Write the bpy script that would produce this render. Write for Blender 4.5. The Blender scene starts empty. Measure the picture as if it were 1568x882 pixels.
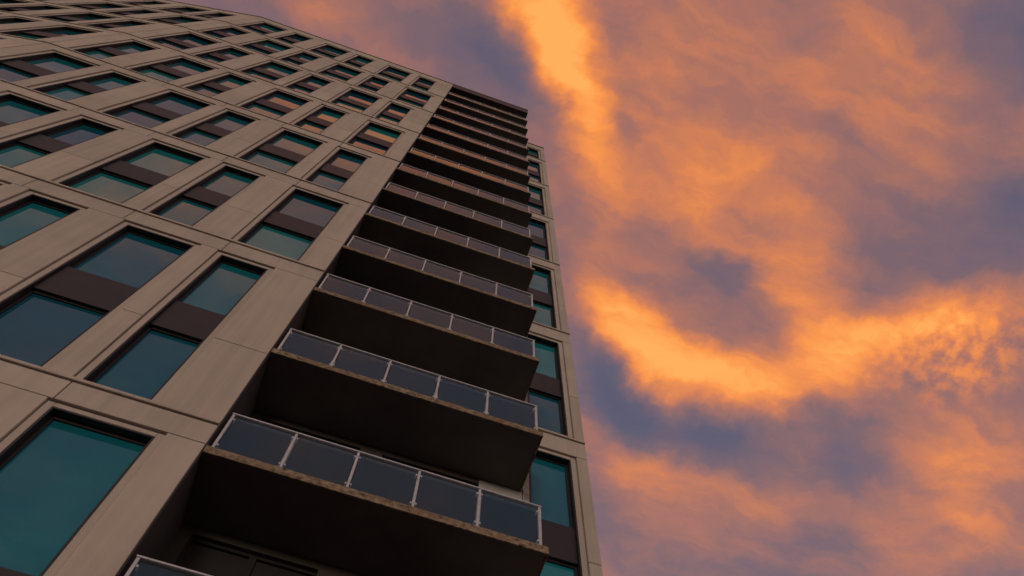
import bpy, math, random
from mathutils import Matrix, Vector
random.seed(4)
S=7.0; CH=1.6                      # street-to-facade distance, eye height (m)
def Z(h): return h*S+CH
scene=bpy.context.scene
# ------------------------------------------------------------------ camera
F=1340.88
Xc=Vector((.945705,-.324879,.009738)); Yd=Vector((.310189,.893185,-.325583)); Fw=Vector((.097078,.310926,.945463))
cam=bpy.data.cameras.new('camera'); co=bpy.data.objects.new('camera',cam); scene.collection.objects.link(co)
M=Matrix((Xc,-Yd,-Fw)).transposed().to_4x4(); M.translation=Vector((0,0,CH)); co.matrix_world=M
cam.sensor_width=36; cam.lens=36*F/1568; cam.clip_end=20000; cam.clip_start=.05
scene.camera=co
scene.view_settings.view_transform='Standard'
try: scene.view_settings.look='None'
except: pass
scene.view_settings.exposure=0

# ------------------------------------------------------------------ materials
class NT:
    def __init__(s,t): s.t=t; s.n=t.nodes; s.l=t.links
    def add(s,ty,**k):
        n=s.n.new(ty)
        for a,b in k.items(): setattr(n,a,b)
        return n
    def put(s,sock,v):
        if isinstance(v,bpy.types.NodeSocket): s.l.new(v,sock)
        else: sock.default_value=v
    def math(s,op,a,b=0.,c=None,clamp=False):
        n=s.add('ShaderNodeMath',operation=op,use_clamp=clamp); s.put(n.inputs[0],a); s.put(n.inputs[1],b)
        if c is not None: s.put(n.inputs[2],c)
        return n.outputs[0]
    def vmath(s,op,a,b=None,sc=None):
        n=s.add('ShaderNodeVectorMath',operation=op); s.put(n.inputs[0],a)
        if b is not None: s.put(n.inputs[1],b)
        if sc is not None: s.put(n.inputs['Scale'],sc)
        return n.outputs['Value'] if op in('LENGTH','DOT_PRODUCT') else n.outputs['Vector']
    def noise(s,vec,scale,detail=4,rough=.5,dist=0.,dim='3D'):
        n=s.add('ShaderNodeTexNoise',noise_dimensions=dim); s.put(n.inputs['Vector'],vec); n.inputs['Scale'].default_value=scale
        n.inputs['Detail'].default_value=detail; n.inputs['Roughness'].default_value=rough; n.inputs['Distortion'].default_value=dist
        return n
    def ramp(s,fac,stops,interp='LINEAR'):
        n=s.add('ShaderNodeValToRGB'); s.put(n.inputs[0],fac); cr=n.color_ramp; cr.interpolation=interp
        while len(cr.elements)<len(stops): cr.elements.new(.5)
        for e,(p,c) in zip(cr.elements,stops): e.position=p; e.color=c if len(c)==4 else tuple(c)+(1,)
        return n.outputs[0]
    def mr(s,v,a,b,c,d,mode='LINEAR'):
        n=s.add('ShaderNodeMapRange',interpolation_type=mode); s.put(n.inputs[0],v)
        for i,x in enumerate((a,b,c,d)): s.put(n.inputs[i+1],x)
        return n.outputs[0]
    def mix(s,f,a,b,mode='MIX'):
        n=s.add('ShaderNodeMix',data_type='RGBA',blend_type=mode); s.put(n.inputs[0],f); s.put(n.inputs[6],a); s.put(n.inputs[7],b)
        return n.outputs[2]
def mat(name):
    m=bpy.data.materials.new(name); m.use_nodes=True; t=NT(m.node_tree); b=t.n['Principled BSDF']; return m,t,b

def concrete(name,col,var=.12,speck=.25,rough=.9,st=.6):
    m,t,b=mat(name)
    geo=t.add('ShaderNodeNewGeometry'); tc=t.add('ShaderNodeTexCoord'); ob=tc.outputs['Object']
    fine=t.noise(ob,110,2,.7); med=t.noise(ob,.9,3,.5); 
    mp=t.add('ShaderNodeMapping'); mp.inputs['Scale'].default_value=(6,6,.25); t.l.new(ob,mp.inputs[0])
    streak=t.noise(mp.outputs[0],1.3,3,.5)
    f=t.math('ADD',t.mr(fine.outputs[0],.3,.7,1-speck,1+speck),t.mr(med.outputs[0],.3,.7,-.10*st,.10*st))
    f=t.math('ADD',f,t.mr(streak.outputs[0],.35,.75,.08*st,-.14*st))
    f=t.math('ADD',f,t.mr(geo.outputs['Random Per Island'],0,1,-var/2,var/2))
    c=t.vmath('SCALE',tuple(col[:3]),sc=f)
    t.l.new(c,b.inputs['Base Color']); b.inputs['Roughness'].default_value=rough
    try: b.inputs['Specular IOR Level'].default_value=.25
    except Exception: pass
    bp=t.add('ShaderNodeBump'); bp.inputs['Strength'].default_value=.4; bp.inputs['Distance'].default_value=.008
    t.l.new(fine.outputs[0],bp.inputs['Height']); t.l.new(bp.outputs[0],b.inputs['Normal'])
    return m
m_conc=concrete('precast_concrete',(.46,.40,.345))
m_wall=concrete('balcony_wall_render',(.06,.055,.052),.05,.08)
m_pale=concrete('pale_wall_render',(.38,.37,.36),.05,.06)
m_back=concrete('dark_backing_concrete',(.05,.046,.042),0,.1)  # dark concrete of the joint backing, rear walls and roof
m_pave=concrete('paving_concrete',(.22,.21,.20),.2,.2)
m_dark,t,b=mat('dark_bronze_metal'); b.inputs['Roughness'].default_value=.5
tc=t.add('ShaderNodeTexCoord'); n=t.noise(tc.outputs['Object'],3,3,.6); t.l.new(t.ramp(n.outputs[0],[(.3,(.012,.011,.0115)),(.7,(.022,.019,.019))]),b.inputs['Base Color'])
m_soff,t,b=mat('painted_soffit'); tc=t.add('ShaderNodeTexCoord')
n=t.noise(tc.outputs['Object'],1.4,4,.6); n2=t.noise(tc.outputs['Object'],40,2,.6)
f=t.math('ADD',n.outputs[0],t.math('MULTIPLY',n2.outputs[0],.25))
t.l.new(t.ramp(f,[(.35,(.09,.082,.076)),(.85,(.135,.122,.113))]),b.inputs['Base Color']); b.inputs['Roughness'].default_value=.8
# slab edge, rusty
m_edge,t,b=mat('weathered_slab_edge'); tc=t.add('ShaderNodeTexCoord')
n=t.noise(tc.outputs['Object'],11,5,.65,.3); n2=t.noise(tc.outputs['Object'],2.2,3,.6)
c=t.ramp(n.outputs[0],[(.36,(.03,.02,.014)),(.43,(.16,.11,.065)),(.55,(.27,.20,.13)),(.72,(.37,.31,.24))])
c=t.mix(t.mr(n2.outputs[0],.45,.65,0,.6),c,(.15,.10,.06,1)); t.l.new(c,b.inputs['Base Color']); b.inputs['Roughness'].default_value=.85
# rail metal
m_rail,t,b=mat('satin_aluminium'); b.inputs['Metallic'].default_value=.25; b.inputs['Roughness'].default_value=.42
tc=t.add('ShaderNodeTexCoord'); n=t.noise(tc.outputs['Object'],12,2,.6); t.l.new(t.ramp(n.outputs[0],[(.3,(.45,.45,.48)),(.7,(.60,.60,.63))]),b.inputs['Base Color'])
# window glass (tinted, blinds behind)
m_win,t,b=mat('tinted_window_glass'); geo=t.add('ShaderNodeNewGeometry'); tc=t.add('ShaderNodeTexCoord'); ob=tc.outputs['Object']
rnd=geo.outputs['Random Per Island']
n=t.noise(ob,.8,3,.5)
base=t.ramp(t.math('ADD',t.math('MULTIPLY',rnd,.65),t.math('MULTIPLY',n.outputs[0],.35)),[(.12,(.004,.070,.115)),(.45,(.007,.115,.16)),(.85,(.013,.21,.225))])
t.l.new(base,b.inputs['Base Color']); b.inputs['Roughness'].default_value=.012; b.inputs['IOR'].default_value=1.85
try: b.inputs['Specular Tint'].default_value=(.74,.95,1,1)
except Exception: pass
bp=t.add('ShaderNodeBump'); bp.inputs['Strength'].default_value=.3; bp.inputs['Distance'].default_value=.02
n3=t.noise(ob,.9,1,.4); t.l.new(n3.outputs[0],bp.inputs['Height']); t.l.new(bp.outputs[0],b.inputs['Normal'])
# door glass
m_door,t,b=mat('balcony_door_glass'); b.inputs['Roughness'].default_value=.05
geo=t.add('ShaderNodeNewGeometry'); t.l.new(t.ramp(geo.outputs['Random Per Island'],[(0,(.03,.05,.07)),(.3,(.07,.10,.12)),(.55,(.30,.30,.30)),(.8,(.45,.43,.40))],'CONSTANT'),b.inputs['Base Color'])
# balustrade glass
m_bal,t,b=mat('balustrade_glass'); t.n.remove(b); out=[x for x in t.n if x.type=='OUTPUT_MATERIAL'][0]
tr=t.add('ShaderNodeBsdfTransparent'); tr.inputs[0].default_value=(.86,.94,.97,1)
gl=t.add('ShaderNodeBsdfGlossy'); gl.inputs['Roughness'].default_value=.02; gl.inputs[0].default_value=(.88,.94,1,1)
fr=t.add('ShaderNodeFresnel'); fr.inputs[0].default_value=1.55
mx=t.add('ShaderNodeMixShader'); t.l.new(fr.outputs[0],mx.inputs[0]); t.l.new(tr.outputs[0],mx.inputs[1]); t.l.new(gl.outputs[0],mx.inputs[2])
df=t.add('ShaderNodeBsdfDiffuse'); df.inputs[0].default_value=(.25,.42,.5,1); mx2=t.add('ShaderNodeMixShader'); mx2.inputs[0].default_value=.03
t.l.new(mx.outputs[0],mx2.inputs[1]); t.l.new(df.outputs[0],mx2.inputs[2]); t.l.new(mx2.outputs[0],out.inputs[0])
m_asph=concrete('asphalt',(.05,.05,.052),0,.3)
m_paint=concrete('road_paint',(.7,.7,.68),0,.1)

# ------------------------------------------------------------------ mesh helpers
class Bag:
    def __init__(s): s.v=[]; s.f=[]
    def box(s,x0,x1,y0,y1,z0,z1,M=None):
        if x1<=x0 or y1<=y0 or z1<=z0: return
        i=len(s.v); P=[Vector((x,y,z)) for z in(z0,z1) for y in(y0,y1) for x in(x0,x1)]
        s.v+= [tuple(M@p) if M else tuple(p) for p in P]
        s.f+=[(i,i+2,i+3,i+1),(i+4,i+5,i+7,i+6),(i,i+1,i+5,i+4),(i+2,i+6,i+7,i+3),(i,i+4,i+6,i+2),(i+1,i+3,i+7,i+5)]
    def quad(s,pts,M=None):
        i=len(s.v); s.v+=[tuple(M@Vector(p)) if M else tuple(p) for p in pts]; s.f.append((i,i+1,i+2,i+3))
    def make(s,name,m,parent=None,bevel=0):
        me=bpy.data.meshes.new(name); me.from_pydata(s.v,[],s.f); me.update(); me.materials.append(m)
        o=bpy.data.objects.new(name,me); scene.collection.objects.link(o)
        if parent: o.parent=parent
        if bevel:
            k=o.modifiers.new('bevel','BEVEL'); k.width=bevel; k.segments=1; k.limit_method='ANGLE'
        return o
tower=bpy.data.objects.new('apartment_tower',None); scene.collection.objects.link(tower)
conc=Bag(); back=Bag(); dark=Bag(); win=Bag(); frm=Bag()
J=.008
def panels(M,x0,x1,z0,z1,y0=0,y1=.32,mx=2.3):
    """one stretch of precast cladding, split by open joints"""
    n=max(1,round((x1-x0)/mx)); w=(x1-x0)/n
    for i in range(n): conc.box(x0+i*w+J,x0+(i+1)*w-J,y0,y1,z0+J,z1-J,M)
def window(M,xa,xb,za,zb,mid=True):
    d=.20; fw=.05
    dark.box(xa,xa+.03,.05,.34,za,zb,M); dark.box(xb-.03,xb,.05,.34,za,zb,M)
    dark.box(xa+.031,xb-.031,.05,.34,zb-.035,zb,M); dark.box(xa+.031,xb-.031,.08,.34,za,za+.03,M)
    xa+=.033; xb-=.033; za+=.033; zb-=.038
    parts=[(za,zb)]
    if mid:
        h=zb-za; m0,m1=za+.385*h,za+.575*h
        dark.box(xa,xb,.11,.3,m0,m1,M); parts=[(za,m0-.002),(m1+.002,zb)]
    for a,b in parts:
        frm.box(xa,xa+fw,d-.03,d+.06,a,b,M); frm.box(xb-fw,xb,d-.03,d+.06,a,b,M)
        frm.box(xa+fw+.001,xb-fw-.001,d-.03,d+.06,a,a+fw,M); frm.box(xa+fw+.001,xb-fw-.001,d-.03,d+.06,b-fw,b,M)
        tl=random.uniform(-.005,.005); t2=random.uniform(-.006,.006)
        win.quad([(xa+fw,d+tl,a+fw),(xb-fw,d-tl,a+fw),(xb-fw,d-tl+t2,b-fw),(xa+fw,d+tl+t2,b-fw)],M)
def facade(M,x0,x1,rows,cols_of,ztop,zbot):
    back.box(x0+.02,x1-.02,.30,.42,zbot,ztop-.02,M)
    prev=zbot
    ring=.11
    for k,(za,zb) in enumerate(rows):
        lo=prev; hi=za
        conc_line=hi-.20
        if hi-lo>.3:
            panels(M,x0,x1,lo,conc_line,0,.32,2.0)
            panels(M,x0,x1,conc_line,hi-ring,-.035,.32,4.)
        ops=sorted([c for c in cols_of(k) if c[0]>x0+.1 and c[1]<x1-.1])
        cur=x0
        for i,(a,b) in enumerate(ops+[(x1+ring,None)]):
            pa=a-ring
            if pa-cur>.02:
                zm=za+.385*(zb-za)
                wide=(pa-cur)>1.2
                for (q0,q1) in ((hi-ring,zm),(zm,zb+ring)):
                    if wide and b is not None: 
                        md=cur+(pa-cur)*.5
                        conc.box(cur+J,md-J,0,.32,q0+J,q1-J,M); conc.box(md+J,pa-J,0,.32,q0+J,q1-J,M)
                    else: conc.box(cur+J,pa-J,0,.32,q0+J,q1-J,M)
            if b is not None:
                y=.045
                conc.box(a-ring+.002,a,y,.33,za-ring+.01,zb+ring-.01,M); conc.box(b,b+ring-.002,y,.33,za-ring+.01,zb+ring-.01,M)
                conc.box(a+.001,b-.001,y,.33,za-ring+.01,za,M); conc.box(a+.001,b-.001,y,.33,zb,zb+ring-.01,M)
                window(M,a,b,za,zb); cur=b+ring
        prev=zb+ring
    panels(M,x0,x1,prev,ztop,0,.32,2.0)
    conc.box(x0-.0,x1+.0,-.05,.55,ztop+.004,ztop+.10,M)

T=[.40,1.50,2.50,3.41,4.315,5.22,6.125,7.03,7.935]
rows=[(.35,Z(.40))]+[(Z(T[i]+(.12 if i<2 else .135)),Z(T[i+1])) for i in range(len(T)-1)]
TOP=Z(8.149)
def rhythm(k,start,n):
    A=(k%2==0)   # rows alternate between two window rhythms
    L=[]
    for j in range(n):
        a=start-.2835*j; odd=j%2
        w=(.20 if odd else .143) if A else (.14 if odd else .20)
        L.append((a*S,(a+w)*S))
    return L
xL=-.305*S; xR=.407*S; Y0=S; dY=.1728*S; Y1=Y0+dY; xB=-2.109*S
M0=Matrix.Translation((0,Y0,0))
facade(M0,xB,xL,rows,lambda k:rhythm(k,-.598,7),TOP,0)
# second wing, folded away 9 degrees
Mb=Matrix.Translation((xB,Y0,0))@Matrix.Rotation(math.radians(-9.2),4,'Z')
facade(Mb,-21,-.02,rows,lambda k:rhythm(k,-.30,10),TOP,0)
# right wing set back
xE=.6124*S; TR=Z(7.451)
RT=[.42,1.33,2.24,3.12,4.03,4.935,5.84,6.745]
rr=[(.35,Z(.42))]+[(Z(RT[i]+.135),Z(RT[i+1])) for i in range(len(RT)-1)]+[(Z(6.88),Z(7.30))]
M1=Matrix.Translation((0,Y1,0))
facade(M1,xR+.03,xE,rr,lambda k:[(.433*S,.562*S)],TR,0)
# right end return of the tower
Ms=Matrix.Translation((xE+.001,Y1+.33,0))@Matrix.Rotation(math.radians(90),4,'Z')
facade(Ms,.0,13.0,rr,lambda k:[(1.2+i*2.0+(k%2)*.4,2.4+i*2.0+(k%2)*.2) for i in range(6)],TR,0)
hs=[1.0,1.4911,1.9782,2.4457,2.8908,3.3529]; 
while hs[-1]+.457<7.6: hs.append(hs[-1]+.457)
hs=[.53]+hs
slab=Bag(); edge=Bag(); rail=Bag(); glass=Bag(); wall=Bag(); pale=Bag(); door=Bag(); dwin=Bag(); dfr=Bag()
zz=[0]+[Z(h) for h in hs]+[TOP]
for a,b_ in zip(zz[:-1],zz[1:]):
    wall.box(xL-.31,xL+.001,Y0+.33,Y1+.1,a+J,b_-J)
    wall.box(xL+.002,xL+.011,Y0+.03,Y1-.002,a+J,b_-J)  # thin dark sheet over the pier's concrete return, its shade put into colour
body=Bag()
body.box(xL-.3,xR+.02,Y1+.43,Y1+14,0,TOP-.3)
body.box(xB,xL-.32,Y0+.43,Y1+13.9,0,TOP-.35)
body.box(xR+.04,xE-.35,Y1+.43,Y1+13.3,0,TR-.3)
body.box(-20.9,-.05,.43,13.5,0,TOP-.35,Mb)
body.make('rear_walls_and_roof',m_back,tower)
conc.make('precast_cladding',m_conc,tower,.006)
back.make('cladding_backing',m_back,tower); dark.make('spandrels_and_reveals',m_dark,tower)
frm.make('window_frames',m_dark,tower); win.make('window_glass',m_win,tower)
# ---- balconies
TH=.15
posts=[-.293+.1372*i for i in range(6)]
for k,h in enumerate(hs):
    z=Z(h); zt=z+TH
    x0,x1=xL+.012,xR
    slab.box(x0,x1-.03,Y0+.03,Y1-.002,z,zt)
    edge.box(x0,x1,Y0,Y0+.028,z-.012,zt+.004)
    edge.box(x1-.028,x1,Y0+.03,Y1-.004,z-.012,zt+.004)
    nb=zt+.06; top=zt+1.07
    for i,px in enumerate(posts):
        X=px*S
        rail.box(X-.02,X+.02,Y0+.05,Y0+.10,zt,top-.03)
        rail.box(X-.045,X+.045,Y0+.035,Y0+.12,zt+.001,zt+.02)
        if i<5:
            X2=posts[i+1]*S
            glass.box(X+.035,X2-.035,Y0+.07,Y0+.082,nb,top-.07)
            for zq in (nb+.1,top-.17):
                rail.box(X+.021,X+.05,Y0+.058,Y0+.094,zq,zq+.04); rail.box(X2-.05,X2-.021,Y0+.058,Y0+.094,zq,zq+.04)
    XE=posts[5]*S
    rail.box(posts[0]*S-.03,XE+.03,Y0+.04,Y0+.11,top-.029,top)
    rail.box(XE-.03,XE+.03,Y0+.111,Y1-.01,top-.029,top)
    rail.box(XE-.02,XE+.02,Y1-.10,Y1-.05,zt,top-.03)
    glass.box(XE-.006,XE+.006,Y0+.12,Y1-.12,nb,top-.07)
    zn=(Z(hs[k+1]) if k+1<len(hs) else Z(7.95)); dh=zn-zt-.16
    segs=[(-1.95,-.15),(.25,2.05)]
    cur=xL+.001
    for si,(a,b_) in enumerate(segs+[(xR+.02,None)]):
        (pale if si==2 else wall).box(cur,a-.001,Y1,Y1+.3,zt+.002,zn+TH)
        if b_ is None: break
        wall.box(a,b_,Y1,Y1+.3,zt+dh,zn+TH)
        n=2
        w=(b_-a)/n
        for q in range(n):
            p0=a+q*w; p1=p0+w
            dfr.box(p0,p0+.05,Y1+.06,Y1+.14,zt+.01,zt+dh-.01); dfr.box(p1-.05,p1-.001,Y1+.06,Y1+.14,zt+.01,zt+dh-.01)
            dfr.box(p0+.051,p1-.051,Y1+.06,Y1+.14,zt+dh-.07,zt+dh-.01); dfr.box(p0+.051,p1-.051,Y1+.06,Y1+.14,zt+.01,zt+.09)
            (dwin if k<=1 else door).quad([(p0+.05,Y1+.1,zt+.09),(p1-.05,Y1+.1,zt+.09),(p1-.05,Y1+.1,zt+dh-.07),(p0+.05,Y1+.1,zt+dh-.07)])
        cur=b_+.001
wall.box(xL+.001,xR+.02,Y1,Y1+.3,0,Z(hs[0])+TH)
# roof canopy above top balcony
zr=Z(7.96)
slab.box(xL+.012,xR-.03,Y0+.03,Y1-.002,zr,zr+.2)
frm2=Bag()
frm2.box(xL+.012,xR+.03,Y0-.02,Y0+.028,zr-.03,TOP); frm2.box(xR-.028,xR+.03,Y0+.03,Y1+.3,zr-.03,TOP)
frm2.box(xL+.012,xR+.05,Y0-.04,Y1+.4,TOP+.004,TOP+.07)
frm2.box(xL+.3,xR-.4,Y0+.35,Y0+.39,zr-.04,zr-.002)
frm2.make('roof_canopy_fascia',m_dark,tower)
wall.box(xL,xR+.02,Y1+.001,Y1+.29,zr+.15,TOP-.02)
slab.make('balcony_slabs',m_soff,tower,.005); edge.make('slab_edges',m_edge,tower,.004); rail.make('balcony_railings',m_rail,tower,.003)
glass.make('balustrade_panels',m_bal,tower); wall.make('balcony_wall_and_shade_cheek',m_wall,tower); pale.make('balcony_wall_piers',m_pale,tower); door.make('balcony_door_panes',m_door,tower); dfr.make('balcony_door_frames',m_dark,tower)
dwin.make('lower_balcony_door_panes',m_dark,tower)

# ------------------------------------------------------------------ ground
gb=Bag(); gb.quad([(-4000,-4000,-.13),(4000,-4000,-.13),(4000,4000,-.13),(-4000,4000,-.13)]); gb.make('ground',m_asph)
rb=Bag(); rb.quad([(-300,-11,-.126),(300,-11,-.126),(300,-3.2,-.126),(-300,-3.2,-.126)]); road=rb.make('road',m_asph)
lb=Bag()
for i in range(-20,21): lb.quad([(i*6,-7.15,-.122),(i*6+3,-7.15,-.122),(i*6+3,-7.0,-.122),(i*6,-7.0,-.122)])
l=lb.make('lane_markings',m_paint); l.parent=road
pb=Bag()
for i in range(-25,25):
    for j in range(10): pb.box(i*1.2+.004,(i+1)*1.2-.004,-3.0+j*1.0+.004,-2.0+j*1.0-.004,-.126,0)
pb.box(-60,60,-3.2,-3.004,-.126,.004)
pb.make('pavement',m_pave)

# ------------------------------------------------------------------ sky / world
# cloud banks on the cloud-layer plane: centre x,y (per unit height), heading, half-length, half-width, density
BL=[(0.029,0.002,1.09,0.076,0.040,0.44),(0.058,0.046,0.81,0.079,0.029,0.38),(0.106,0.095,0.94,0.078,0.026,0.33),(0.157,0.170,0.95,0.071,0.030,0.18),(0.240,0.319,0.51,0.081,0.033,0.34),(0.313,0.351,0.37,0.100,0.037,0.34),(0.394,0.357,-0.07,0.098,0.036,0.36),(0.477,0.317,-0.77,0.105,0.041,0.31),(0.549,0.245,-0.77,0.104,0.042,0.24),(0.638,0.186,-0.47,0.099,0.037,0.20),(0.427,0.190,0.98,0.095,0.044,0.22),
(0.666,0.232,-0.47,0.117,0.050,0.20),(0.759,0.386,-1.17,0.160,0.082,0.22),(0.319,0.019,-0.26,0.300,0.153,0.12),(0.314,0.136,-0.33,0.145,0.092,0.07),(0.470,0.254,-0.33,0.210,0.091,0.06),(0.197,0.012,0.18,0.078,0.036,0.06),(0.271,0.130,-0.71,0.073,0.042,0.08),(0.414,-0.040,-0.19,0.091,0.043,0.05),(0.486,0.012,0.21,0.073,0.045,0.07),(0.419,0.531,-0.05,0.142,0.055,0.09),(0.322,0.508,-0.06,0.072,0.036,0.09),
(-0.014,0.074,0.32,0.090,0.050,-0.22),(0.540,-0.113,0.19,0.112,0.056,-0.24),(0.632,0.042,0.16,0.095,0.061,-0.18),(0.364,0.239,0.06,0.085,0.036,-0.18),(0.258,0.417,0.60,0.100,0.035,-0.30),(0.401,0.445,0.02,0.106,0.037,-0.24),(0.586,0.400,-0.45,0.091,0.049,-0.14),(0.606,0.561,-0.44,0.110,0.057,-0.14),(0.562,0.134,-0.07,0.106,0.044,-0.10),(-0.188,0.081,-0.25,0.049,0.028,0.12),(0.752,0.244,-0.52,0.050,0.026,-0.15),
(-.14,-.19,.35,.16,.06,.20),(.02,-.20,0,.12,.05,.12),(-.33,-.36,.5,.12,.06,.16)]
w=bpy.data.worlds.new('World'); scene.world=w; w.use_nodes=True; t=NT(w.node_tree)
try: w.cycles.sampling_method='MANUAL'; w.cycles.sample_map_resolution=256
except Exception as ex: print(ex)
bg=t.n['Background']; 
tc=t.add('ShaderNodeTexCoord'); D=tc.outputs['Generated']
sp=t.add('ShaderNodeSeparateXYZ'); t.l.new(D,sp.inputs[0])
zc=t.math('MAXIMUM',sp.outputs[2],.15)
cb=t.add('ShaderNodeCombineXYZ'); t.l.new(t.math('DIVIDE',sp.outputs[0],zc),cb.inputs[0]); t.l.new(t.math('DIVIDE',sp.outputs[1],zc),cb.inputs[1])
UV=cb.outputs[0]
n1=t.noise(UV,6,2,.5,dim='2D'); n2=t.noise(UV,24,3,.6,dim='2D')
wp=t.vmath('ADD',t.vmath('SCALE',t.vmath('SUBTRACT',n1.outputs['Color'],(.5,.5,.5)),sc=.06),t.vmath('SCALE',t.vmath('SUBTRACT',n2.outputs['Color'],(.5,.5,.5)),sc=.032))
W=t.vmath('ADD',UV,wp)
mp=t.add('ShaderNodeMapping'); mp.inputs['Rotation'].default_value=(0,0,-1.1); mp.inputs['Scale'].default_value=(1,1.5,1); t.l.new(W,mp.inputs[0])
mp2=t.add('ShaderNodeMapping'); mp2.inputs['Rotation'].default_value=(0,0,-1.2); mp2.inputs['Scale'].default_value=(.4,1.2,1); t.l.new(W,mp2.inputs[0])
f1=t.noise(mp.outputs[0],4.2,4,.5,dim='2D'); f2=t.noise(mp2.outputs[0],17,7,.6,dim='2D')
val=t.mr(f1.outputs[0],.3,.7,.36,.53)
for (cx_,cy_,an,la,wb,am) in BL:
    mm=t.add('ShaderNodeMapping',vector_type='TEXTURE'); mm.inputs['Location'].default_value=(cx_,cy_,0); mm.inputs['Rotation'].default_value=(0,0,an); mm.inputs['Scale'].default_value=(la*1.15,wb*1.5,1)
    t.l.new(W,mm.inputs[0]); L_=t.vmath('LENGTH',mm.outputs[0])
    val=t.math('ADD',val,t.mr(L_,1.25,0,0,am,'SMOOTHSTEP'))
# wisps, strongest inside the denser cloud
val=t.math('ADD',val,t.math('MULTIPLY',t.mr(f2.outputs[0],.3,.7,-1,1),t.mr(val,.3,.8,.045,.115)))
# fish-scale altocumulus patch
mm=t.add('ShaderNodeMapping',vector_type='TEXTURE'); mm.inputs['Location'].default_value=(.6539,.2313,0); mm.inputs['Rotation'].default_value=(0,0,-.45); mm.inputs['Scale'].default_value=(.13,.08,1); t.l.new(UV,mm.inputs[0])
f3=t.noise(UV,50,3,.5,dim='2D')
val=t.math('ADD',val,t.math('MULTIPLY',t.mr(t.vmath('LENGTH',mm.outputs[0]),1.2,.2,0,1,'SMOOTHSTEP'),t.mr(f3.outputs[0],.35,.65,-.12,.10)))
# away from the sunset the sky is bluer
val=t.math('SUBTRACT',val,t.mr(sp.outputs[1],-.25,-.6,0,.22,'SMOOTHSTEP'))
col=t.ramp(val,[(0,(.068,.068,.120)),(.2,(.105,.084,.132)),(.36,(.195,.106,.118)),(.52,(.385,.142,.094)),(.68,(.65,.195,.062)),(.84,(.95,.285,.042)),(1,(1,.41,.075))])
hor=t.mix(t.mr(sp.outputs[2],.32,.05,0,1,'SMOOTHSTEP'),col,(.68,.52,.47,1))
sky=t.add('ShaderNodeTexSky',sky_type='NISHITA'); sky.sun_disc=False; sky.sun_elevation=math.radians(4); sky.sun_rotation=math.radians(200)
tot=t.mix(1.,hor,t.vmath('SCALE',sky.outputs[0],sc=.05),'ADD')
t.l.new(tot,bg.inputs[0]); bg.inputs[1].default_value=1.0
# low soft sun
sd=bpy.data.lights.new('sun','SUN'); sd.energy=.55; sd.angle=math.radians(12); sd.color=(1,.87,.75)
so=bpy.data.objects.new('sun',sd); scene.collection.objects.link(so)
dirv=Vector((math.sin(math.radians(200)),math.cos(math.radians(200)),math.tan(math.radians(4))))
so.rotation_euler=dirv.to_track_quat('Z','Y').to_euler(); so.location=(0,-20,30)
